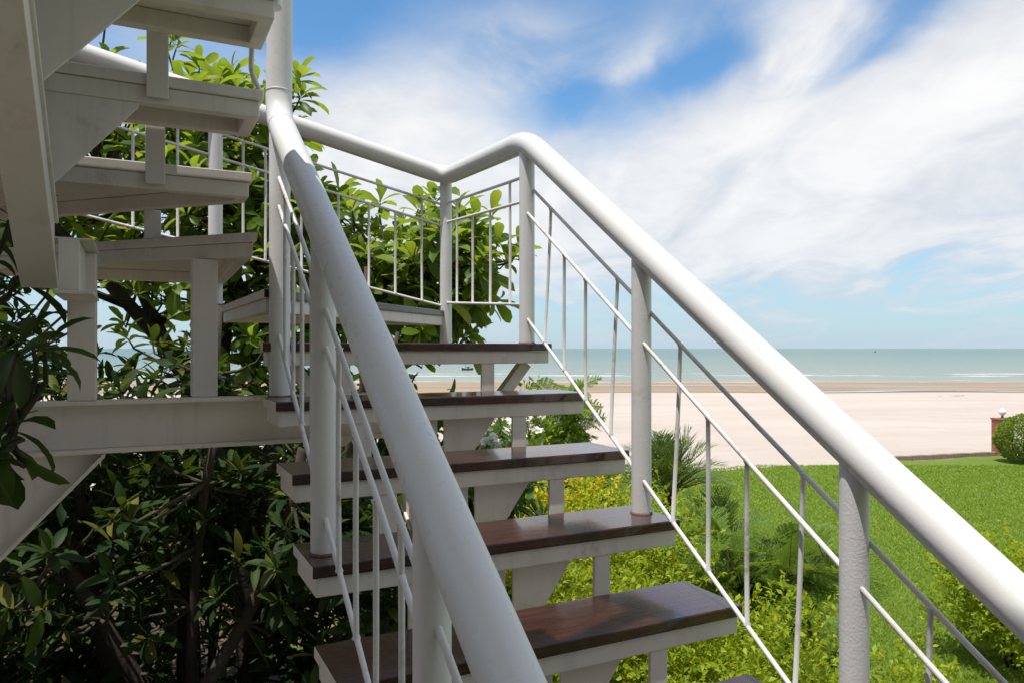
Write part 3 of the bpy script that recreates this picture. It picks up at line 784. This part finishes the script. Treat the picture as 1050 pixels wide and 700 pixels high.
def shrub(name, label, cat, x, y, h, rx, ry, n, llen, mat, seed, group=None, kind='small', lo=.25, top=None, width=1.0, stems=6, upright=.5, base=0.0):
    g = empty(name, (x, y, base), label, cat, group); r = np.random.default_rng(seed); rnd = random.Random(seed)
    k = 16; cl = norm(r.normal(size=(k, 3))); cl[:, 2] = np.abs(cl[:, 2])*.9
    q = r.random(k)*.5+.5
    cen = np.stack([x+cl[:, 0]*rx*q*.72, y+cl[:, 1]*ry*q*.72, base+h*(lo+(1-lo)*(.15+.62*r.random(k)))], 1)
    blobs = [(c[0], c[1], c[2], rx*.40, ry*.40, h*.24, 1) for c in cen]+[(x, y, base+h*.5, rx*.62, ry*.62, h*.42, 3)]
    # sprigs: a few leaves along each small shoot
    ns = n//7; Pc, d = blob_points(blobs, ns, r, .45); Pc[:, 2] = np.maximum(Pc[:, 2], base+.03)
    ax = norm(d*.6+np.array([0, 0, upright])+r.normal(0, .35, (ns, 3)))
    t = np.tile(np.linspace(.1, 1, 7), ns)[:, None]; P = np.repeat(Pc, 7, 0)+np.repeat(ax, 7, 0)*t*llen*2.6
    D = np.repeat(ax, 7, 0)*.55+norm(r.normal(size=(ns*7, 3)))*.85; U = np.array([0, 0, .7])+r.normal(0, .5, (ns*7, 3))
    V, F = leaves(P, D, U, llen*(.45+1.0*r.random(ns*7)), kind, r, .5, width)
    b = MB()
    for i in range(stems):
        c = cen[i % k]; pts, rr = limb((x+rnd.uniform(-.08, .08), y+rnd.uniform(-.08, .08), base), c, .018, .006, rnd, 6); b.tube(pts, rr, 6)
    b.build('stems', BARK, g, smooth='all'); np_mesh('foliage', V, F, mat, g, smooth=kind != 'small')
    return g


def fern_fronds(P, D, L, r, pairs=13, pin=.32, lw=.006, droop=.5, seg=9):
    """feathery, twice-divided fronds: each side branch carries two rows of slim leaflets"""
    Vs = []; 
    for p, d, ln in zip(P, D, L):
        d = d/np.linalg.norm(d); side = np.cross(d, [0, 0, 1.0]); side /= np.linalg.norm(side)+1e-6
        ro = r.normal(0, .8); side = side*math.cos(ro)+np.cross(d, side)*math.sin(ro)
        for k in range(1, pairs+1):
            u = k/pairs; c = p+d*ln*u+np.array([0, 0, -droop*ln*u*u*.5]); w = ln*pin*math.sin(math.pi*(.12+.86*u))
            for sg in (-1, 1):
                b = side*sg*.9+d*.55+np.array([0, 0, .1-droop*.3])+r.normal(0, .08, 3); b /= np.linalg.norm(b); nrm = np.cross(b, d); nrm /= np.linalg.norm(nrm)+1e-6; pr = np.cross(nrm, b)
                m = np.linspace(.1, 1, seg)[:, None]; q = c+b*w*m+np.array([0, 0, -.1])*w*m*m
                ll = w*.26*(1-.4*m)
                for s2 in (-1, 1):
                    tip = q+(pr*s2*.85+b*.45)*ll; Vs.append(np.stack([q-b*lw*.5, q+b*lw*.5, tip], 1))
    V = np.concatenate(Vs).reshape(-1, 3); return V, np.arange(len(V)).reshape(-1, 3)


def feather_shrub(label, x, y, h, rad, nf, seed, ln=.5, lw=.007, lean=(0, 0)):
    g = empty('feathery_shrub', (x, y, 0), label, 'shrub', 'feathery shrubs below the stair'); r = np.random.default_rng(seed); rnd = random.Random(seed)
    b = MB(); P, D, L = [], [], []; rs = MB()
    for i in range(11):
        a = r.random()*6.28; tip = Vector((x+math.cos(a)*rad*r.random()*.8+lean[0], y+math.sin(a)*rad*r.random()*.8+lean[1], h*(.55+.45*r.random())))
        pts, rr = limb((x, y, 0), tip, .02, .006, rnd, 9, .1); b.tube(pts, rr, 6)
        for q in range(nf//11):
            j = r.integers(3, 9); c = np.array(pts[j]); dd = np.array([math.cos(a), math.sin(a), 0])*.4+r.normal(0, .7, 3)*np.array([1, 1, .35])+np.array([0, 0, .35])
            P.append(c); D.append(dd); L.append(ln*(.6+.7*r.random()))
            n_ = dd/np.linalg.norm(dd); rs.tube([Vector(c), Vector(c+n_*L[-1]*.5-np.array([0, 0, .06*L[-1]])), Vector(c+n_*L[-1]-np.array([0, 0, .25*L[-1]]))], [.004, .003, .0015], 4, False)
    V, F = fern_fronds(P, D, L, r, lw=lw)
    s_ = b.build('stems', BARK, g, smooth='all'); rs.build('frond_stalks', TWIG, s_); np_mesh('foliage', V, F, LEAF_FERN, g)
    return g


def palm(label, x, y, h, nf, ln, seed):
    g = empty('palm', (x, y, 0), label, 'palm', 'small palms below the stair'); r = np.random.default_rng(seed)
    b = MB(); b.tube([(x, y, 0), (x+.02, y, h*.5), (x, y, h)], [.09, .075, .06], 10); b.build('trunk', BARK, g, smooth='all')
    V = []; F = []; st = MB()
    for i in range(nf):
        a = i*2.399+r.random()*.4; el = .55+.92*((i+.5)/nf); p = np.array([x, y, h]); d0 = np.array([math.cos(a)*math.cos(el), math.sin(a)*math.cos(el), math.sin(el)])
        L = ln*(.8+.35*r.random()); n = 20; us = np.linspace(0, 1, n); C_ = p+d0*L*us[:, None]+np.array([0, 0, -1.0])*L*(.42*math.cos(el)+.1)*us[:, None]**2.2
        st.tube([Vector(c) for c in C_[::5]], list(np.linspace(.011, .003, len(C_[::5]))), 5, False)
        tg = norm(np.gradient(C_, axis=0)); side = norm(np.cross(tg, [0, 0, 1.0])); up = np.cross(side, tg)
        for sg in (-1, 1):
            for k in range(4, n):
                w = L*.42*math.sin(math.pi*(.16+.80*us[k])); dd = side[k]*sg*.55+tg[k]*.95+up[k]*.2+r.normal(0, .05, 3); dd /= np.linalg.norm(dd)
                q0 = C_[k]; q1 = q0+dd*w*.55; q2 = q0+dd*w-np.array([0, 0, .12*w]); t_ = tg[k]*.011
                o = len(V); V += [q0-t_*.6, q0+t_*.6, q1+t_, q1-t_, q2, q2]; F += [(o, o+1, o+2, o+3), (o+3, o+2, o+4, o+5)]
    st.build('frond_stalks', TWIG, g); np_mesh('fronds', np.array(V), np.array(F), LEAF_PALM, g)
    return g


def frangipani(label, x, y, h, seed):
    g = empty('frangipani', (x, y, 0), label, 'shrub'); r = np.random.default_rng(seed)
    blobs = [(x, y, h*.80, .60, .5, .34, 2), (x+.35, y, h*.66, .4, .4, .35, 1), (x-.4, y, h*.62, .4, .4, .4, 1)]
    stems = [((x, y, 0), (x, y, h*.5), .05, .035), ((x, y, h*.45), (x+.4, y, h*.75), .03, .014), ((x, y, h*.45), (x-.4, y, h*.7), .03, .014), ((x, y, h*.48), (x+.05, y, h*.9), .03, .014)]
    rosette_tree(g, blobs, 80, 9, .20, LEAF_PLUM, seed, stems, 'long')
    for i in range(18):
        c = np.array([x+r.normal(.13, .12), y-.36+r.normal(0, .12), h*(.90+.09*r.random())]); V = []; F = []
        for q in range(int(2+r.random()*5)):
            c2 = c+r.normal(0, .022, 3); ax = norm((np.array([0, -.4, .9])+r.normal(0, .4, 3))[None])[0]; e1 = norm(np.cross(ax, [1., .2, 0])[None])[0]; e2 = np.cross(ax, e1)
            P = np.repeat(c2[None], 5, 0); A = np.arange(5)*1.2566; D = np.cos(A)[:, None]*e1+np.sin(A)[:, None]*e2+ax*.35
            v, f = leaves(P, D, np.repeat(ax[None], 5, 0), np.full(5, .045), 'small', r, .2, 1.5); F.append(f+sum(len(a) for a in V)); V.append(v)
        np_mesh('flower', np.concatenate(V), np.concatenate(F), PETAL, g)


def round_bush(label, x, y, h, rad, n, llen, mat, seed, group):
    """clipped to an even dome: short shoots standing on a slightly lumpy shell"""
    g = empty('clipped_bush', (x, y, 0), label, 'bush', group); r = np.random.default_rng(seed); rnd = random.Random(seed)
    d = norm(r.normal(size=(n, 3))); lump = 1+.035*np.sin(d[:, 0]*7+1)*np.sin(d[:, 2]*6+d[:, 1]*5)+.03*np.sin(d[:, 1]*13+2)*np.sin(d[:, 0]*11)
    q = np.where(r.random(n) < .72, .93+.09*r.random(n), .45+.5*r.random(n))
    P = np.array([x, y, h*.5])+d*np.array([rad, rad, h*.5])*(q*lump)[:, None]; P[:, 2] = np.maximum(P[:, 2], .04)
    V, F = leaves(P, d*.6+norm(r.normal(size=(n, 3)))*.9, np.array([0, 0, .7])+r.normal(0, .5, (n, 3)), llen*(.6+.8*r.random(n)), 'small', r, .3, 1.1)
    b = MB()
    for i in range(6):
        a = i*1.05; pts, rr = limb((x+.05*math.cos(a), y+.05*math.sin(a), 0), (x+rad*.6*math.cos(a), y+rad*.6*math.sin(a), h*.7), .025, .008, rnd, 6); b.tube(pts, rr, 6)
    b.build('stems', BARK, g, smooth='all'); np_mesh('foliage', V, F, mat, g)


def planting():
    gr = 'golden hedge shrubs below the treads'
    shrub('golden_shrub', 'yellow-leaved golden shrub between the third and fourth dark treads', 'shrub', .42, 8.0, 2.02, 1.0, .8, 13000, .055, LEAF_GOLD, 21, gr)
    shrub('golden_shrub', 'yellow-green shrub seen left of the lit treads, behind the beam gussets', 'shrub', -.6, 7.6, 1.85, .8, .8, 8000, .06, LEAF_GOLD, 22, gr)
    shrub('lime_shrub', 'tall mid-green shrub between the second and third treads, in front of the sand', 'shrub', .1, 9.0, 2.6, .85, .6, 12000, .06, LEAF_BUSH, 29, 'lime green hedge shrubs below the treads')
    gl = 'lime green hedge shrubs below the treads'
    shrub('lime_shrub', 'lime green shrub filling the gap under the fourth tread beside the post', 'shrub', 1.0, 6.7, 1.85, .95, .8, 14000, .05, LEAF_LIME, 23, gl)
    shrub('lime_shrub', 'lime green shrub right of the fifth tread, in front of the feathery one', 'shrub', 1.35, 5.2, 1.55, .8, .7, 14000, .045, LEAF_LIME, 24, gl)
    shrub('lime_shrub', 'lime green shrub under the fifth tread, partly in the stair shade', 'shrub', .35, 5.3, 1.6, .8, .75, 12000, .045, LEAF_LIME, 25, gl)
    shrub('lime_shrub', 'low lime shrub at the very foot of the picture left of the near post', 'shrub', 1.15, 4.2, 1.25, .65, .55, 11000, .042, LEAF_LIME, 26, gl)
    feather_shrub('tall pale feathery shrub behind the third and fourth treads, against the sand', .55, 9.4, 2.75, .85, 430, 31, .5, .016)
    feather_shrub('broad feathery shrub with drooping fronds between the two right posts', 2.12, 6.6, 1.5, .72, 420, 32, .55, .012, (.15, 0))
    feather_shrub('small feathery shrub low beside the near post on the lawn edge', 2.4, 6.0, .95, .5, 190, 33, .42, .010)
    palm('spiky palm with upright fronds just right of the middle post', 1.85, 8.9, 1.42, 42, .95, 41)
    palm('low dark palm with arching fronds beside the upright palm', 2.35, 8.5, .75, 22, .95, 42)
    frangipani('frangipani bush with white flowers just under the second tread', -.30, 6.6, 2.65, 51)
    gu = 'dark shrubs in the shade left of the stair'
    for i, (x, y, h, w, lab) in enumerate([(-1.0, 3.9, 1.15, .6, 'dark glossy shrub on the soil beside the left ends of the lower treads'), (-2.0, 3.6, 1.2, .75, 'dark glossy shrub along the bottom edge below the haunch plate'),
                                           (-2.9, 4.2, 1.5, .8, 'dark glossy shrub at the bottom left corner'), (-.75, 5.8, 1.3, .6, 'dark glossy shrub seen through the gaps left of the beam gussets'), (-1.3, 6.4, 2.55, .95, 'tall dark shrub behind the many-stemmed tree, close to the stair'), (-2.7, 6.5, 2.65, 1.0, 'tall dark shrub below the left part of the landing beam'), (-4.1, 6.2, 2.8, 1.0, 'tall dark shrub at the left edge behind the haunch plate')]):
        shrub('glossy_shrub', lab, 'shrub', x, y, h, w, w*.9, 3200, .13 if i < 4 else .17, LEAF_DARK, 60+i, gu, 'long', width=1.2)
    # clipped bushes on the lawn
    round_bush('round clipped bush beside the brick pillar', 14.42, 21.0, 1.32, .72, 9000, .065, LEAF_BUSH, 71, None)
    shrub('clipped_bush', 'yellow-green bush on the lawn under the near handrail', 'bush', 5.05, 7.5, 1.25, .85, .8, 12000, .06, LEAF_LIME, 72, lo=.1, stems=5)
    gw = 'low leafy plants along the lawn edge'
    for i, (x, y, h, lab) in enumerate([(2.35, 5.35, .98, 'low leafy plant just right of the near post at the bottom edge'), (2.95, 5.45, .92, 'low leafy plant at the bottom edge left of the yellow-green bush'), (1.95, 5.0, .95, 'low leafy plant just left of the near post at the bottom edge')]):
        shrub('leafy_plant', lab, 'plant', x, y, h, .38, .34, 1500, .06, LEAF_LIME, 80+i, gw, stems=4)


planting()

# fallen leaves on the soil under the stair
def litter():
    r = np.random.default_rng(9); n = 5000; P = np.stack([-4+5.6*r.random(n), 3+9*r.random(n), .035+.02*r.random(n)], 1)
    V, F = leaves(P, r.normal(size=(n, 3))*np.array([1, 1, .15]), np.array([0, 0, 1.])+r.normal(0, .3, (n, 3)), .06+.09*r.random(n), 'small', r, .5)
    tag(np_mesh('fallen_leaves', V, F, LITTER), 'dry brown leaves scattered on the soil under the stair', 'leaf litter', kind='stuff')
litter()

# ------------------------------------------------------------------ small things at the beach edge
def brick_mat():
    m = NT('red_brick'); c = m.coord('Object'); b = m.n('ShaderNodeTexBrick')
    sx = m.n('ShaderNodeSeparateXYZ'); m.l(c, sx.inputs[0]); cx = m.n('ShaderNodeCombineXYZ'); m.l(m.math('ADD', sx.outputs[0], sx.outputs[1]), cx.inputs[0]); m.l(sx.outputs[2], cx.inputs[1])
    m.l(cx.outputs[0], b.inputs['Vector']); b.inputs['Scale'].default_value = 1; b.inputs['Brick Width'].default_value = .215; b.inputs['Row Height'].default_value = .075
    b.inputs['Mortar Size'].default_value = .008; b.inputs['Color1'].default_value = (.42, .13, .06, 1); b.inputs['Color2'].default_value = (.33, .095, .045, 1); b.inputs['Mortar'].default_value = (.30, .20, .15, 1)
    n = m.noise(c, 9, 5, .6); m.set(Base_Color=m.mix(m.math('MULTIPLY', n, .4), b.outputs[0], (.20, .06, .04)), Roughness=.85, Normal=m.bump(b.outputs[1], -.4, .01, m.bump(n, .3, .01)))
    return m.mat


def pillar():
    x, y = 15.1, 23.0; g = empty('brick_pillar', (x, y, -.05), 'red brick gate pillar topped by a white globe lamp', 'pillar')
    b = MB(); w = .21; b.box((x-w, y-w, -.1), (2*w, 0, 0), (0, 2*w, 0), (0, 0, 1.10)); b.build('shaft', brick_mat(), g, bevel=.012)
    c = MB(); w = .23; c.box((x-w, y-w, 1.002), (2*w, 0, 0), (0, 2*w, 0), (0, 0, .055)); c.build('cap', simple('brick_cap', (.30, .10, .06), .85), g, bevel=.01)
    n = MB(); n.tube([(x, y, 1.058), (x, y, 1.08), (x, y, 1.085), (x, y, 1.15), (x, y, 1.16)], [.065, .06, .035, .03, .05], 16)
    lm = n.build('lamp', simple('lamp_fitting', (.10, .10, .10), .5), g, smooth=True)
    gl = MB(); gl.sphere((x, y, 1.25), .105, 20, 14); gm = NT('opal_glass').set(Base_Color=(.85, .85, .83), Roughness=.2, Subsurface_Weight=.2); gl.build('globe', gm.mat, lm, smooth='all')
pillar()


def kerb():
    b = MB(); n = 24; xa, xb = 9.6, 15.6; g = simple('weathered_kerb', (.27, .20, .15), .9, .4, 6, .6, .02)
    for i in range(n):
        x0, x1 = xa+(xb-xa)*i/n, xa+(xb-xa)*(i+1)/n-.012; y0, y1 = edge_y(x0)+.10, edge_y(x1)+.10
        y0 = 20.15-.28*(5.7-x0)+.22; y1 = 20.15-.28*(5.7-x1)+.22
        h = .10+.02*math.sin(i*2.1); b.prism([(x0, y0, -.25), (x1, y1, -.25), (x1, y1+.16, -.25), (x0, y0+.16, -.25)], (0, 0, .25+h*.28))
    tag(b.build('kerb', g, bevel=.012), 'low weathered kerb between lawn and sand, running to the brick pillar', 'kerb')
kerb()


def boat(x, y, L, label):
    g = empty('fishing_boat', (x, y, SEA_Z), label, 'boat'); z = SEA_Z
    hull = MB(); n = 11; rows = []
    for i in range(n):
        u = i/(n-1); w = .17*L*math.sin(math.pi*min(.98, .12+.86*u))**.6; sh = .13*L+.10*L*(2*u-1)**2; xx = x-L/2+L*u
        rows.append([(xx, y-w, z+sh), (xx, y-w*.75, z-.02), (xx, y, z-.1), (xx, y+w*.75, z-.02), (xx, y+w, z+sh)])
    vs = [p for r_ in rows for p in r_]; fs = [(i*5+k, (i+1)*5+k, (i+1)*5+k+1, i*5+k+1) for i in range(n-1) for k in range(4)]
    fs += [(i*5, i*5+4, (i+1)*5+4, (i+1)*5) for i in range(n-1)]+[(0, 1, 2, 3, 4), tuple((n-1)*5+k for k in (4, 3, 2, 1, 0))]
    hull.add(vs, fs); hull.build('hull', simple('dark_boat_paint', (.045, .06, .06), .6), g)
    c = MB(); c.box((x-.05*L, y-.10*L, z+.12*L), (.22*L, 0, 0), (0, .2*L, 0), (0, 0, .18*L)); c.box((x-.08*L, y-.12*L, z+.301*L), (.28*L, 0, 0), (0, .24*L, 0), (0, 0, .025*L)); c.build('cabin', simple('boat_cabin', (.16, .20, .19), .6), g)
    m_ = MB(); m_.tube([(x-.18*L, y, z+.1*L), (x-.18*L, y, z+.85*L)], .018*L, 6); m_.build('mast', simple('boat_mast', (.06, .06, .06), .6), g)
    m_ = MB(); m_.tube([(x+.3*L, y, z+.1*L), (x+.3*L, y, z+.5*L)], .014*L, 6); m_.build('mast', bpy.data.materials['boat_mast'], g)
boat(-11.7, 196, 3.0, 'small dark fishing boat out on the sea under the top tread')
b = MB(); X_, Y_ = 530., 1090.; b.tube([(X_, Y_, SEA_Z-.5), (X_, Y_, SEA_Z+.8), (X_, Y_, SEA_Z+1.0), (X_, Y_, SEA_Z+2.4)], [1.3, 1.3, .5, .3], 14)
tag(b.build('buoy', simple('buoy_paint', (.05, .06, .07), .6), smooth=True), 'tiny dark buoy near the horizon at right', 'buoy')


def driftwood(x, y, z, L, seed, label):
    rnd = random.Random(seed); pts, rr = limb((x, y, z), (x+L, y+.15*L, z+.02), .05, .02, rnd, 8, .06); b = MB(); b.tube(pts, rr, 8)
    pts, rr = limb(pts[4], (x+L*.8, y-.2*L, z+.12), .025, .01, rnd, 5, .06); b.tube(pts, rr, 6)
    tag(b.build('driftwood', BARK, smooth='all'), label, 'driftwood')
driftwood(40.0, 70, -1.28, 2.6, 3, 'dark driftwood stick on the pale sand mid-beach')
driftwood(47.6, 82.5, -1.55, 1.6, 4, 'short driftwood stick at the edge of the wet sand')
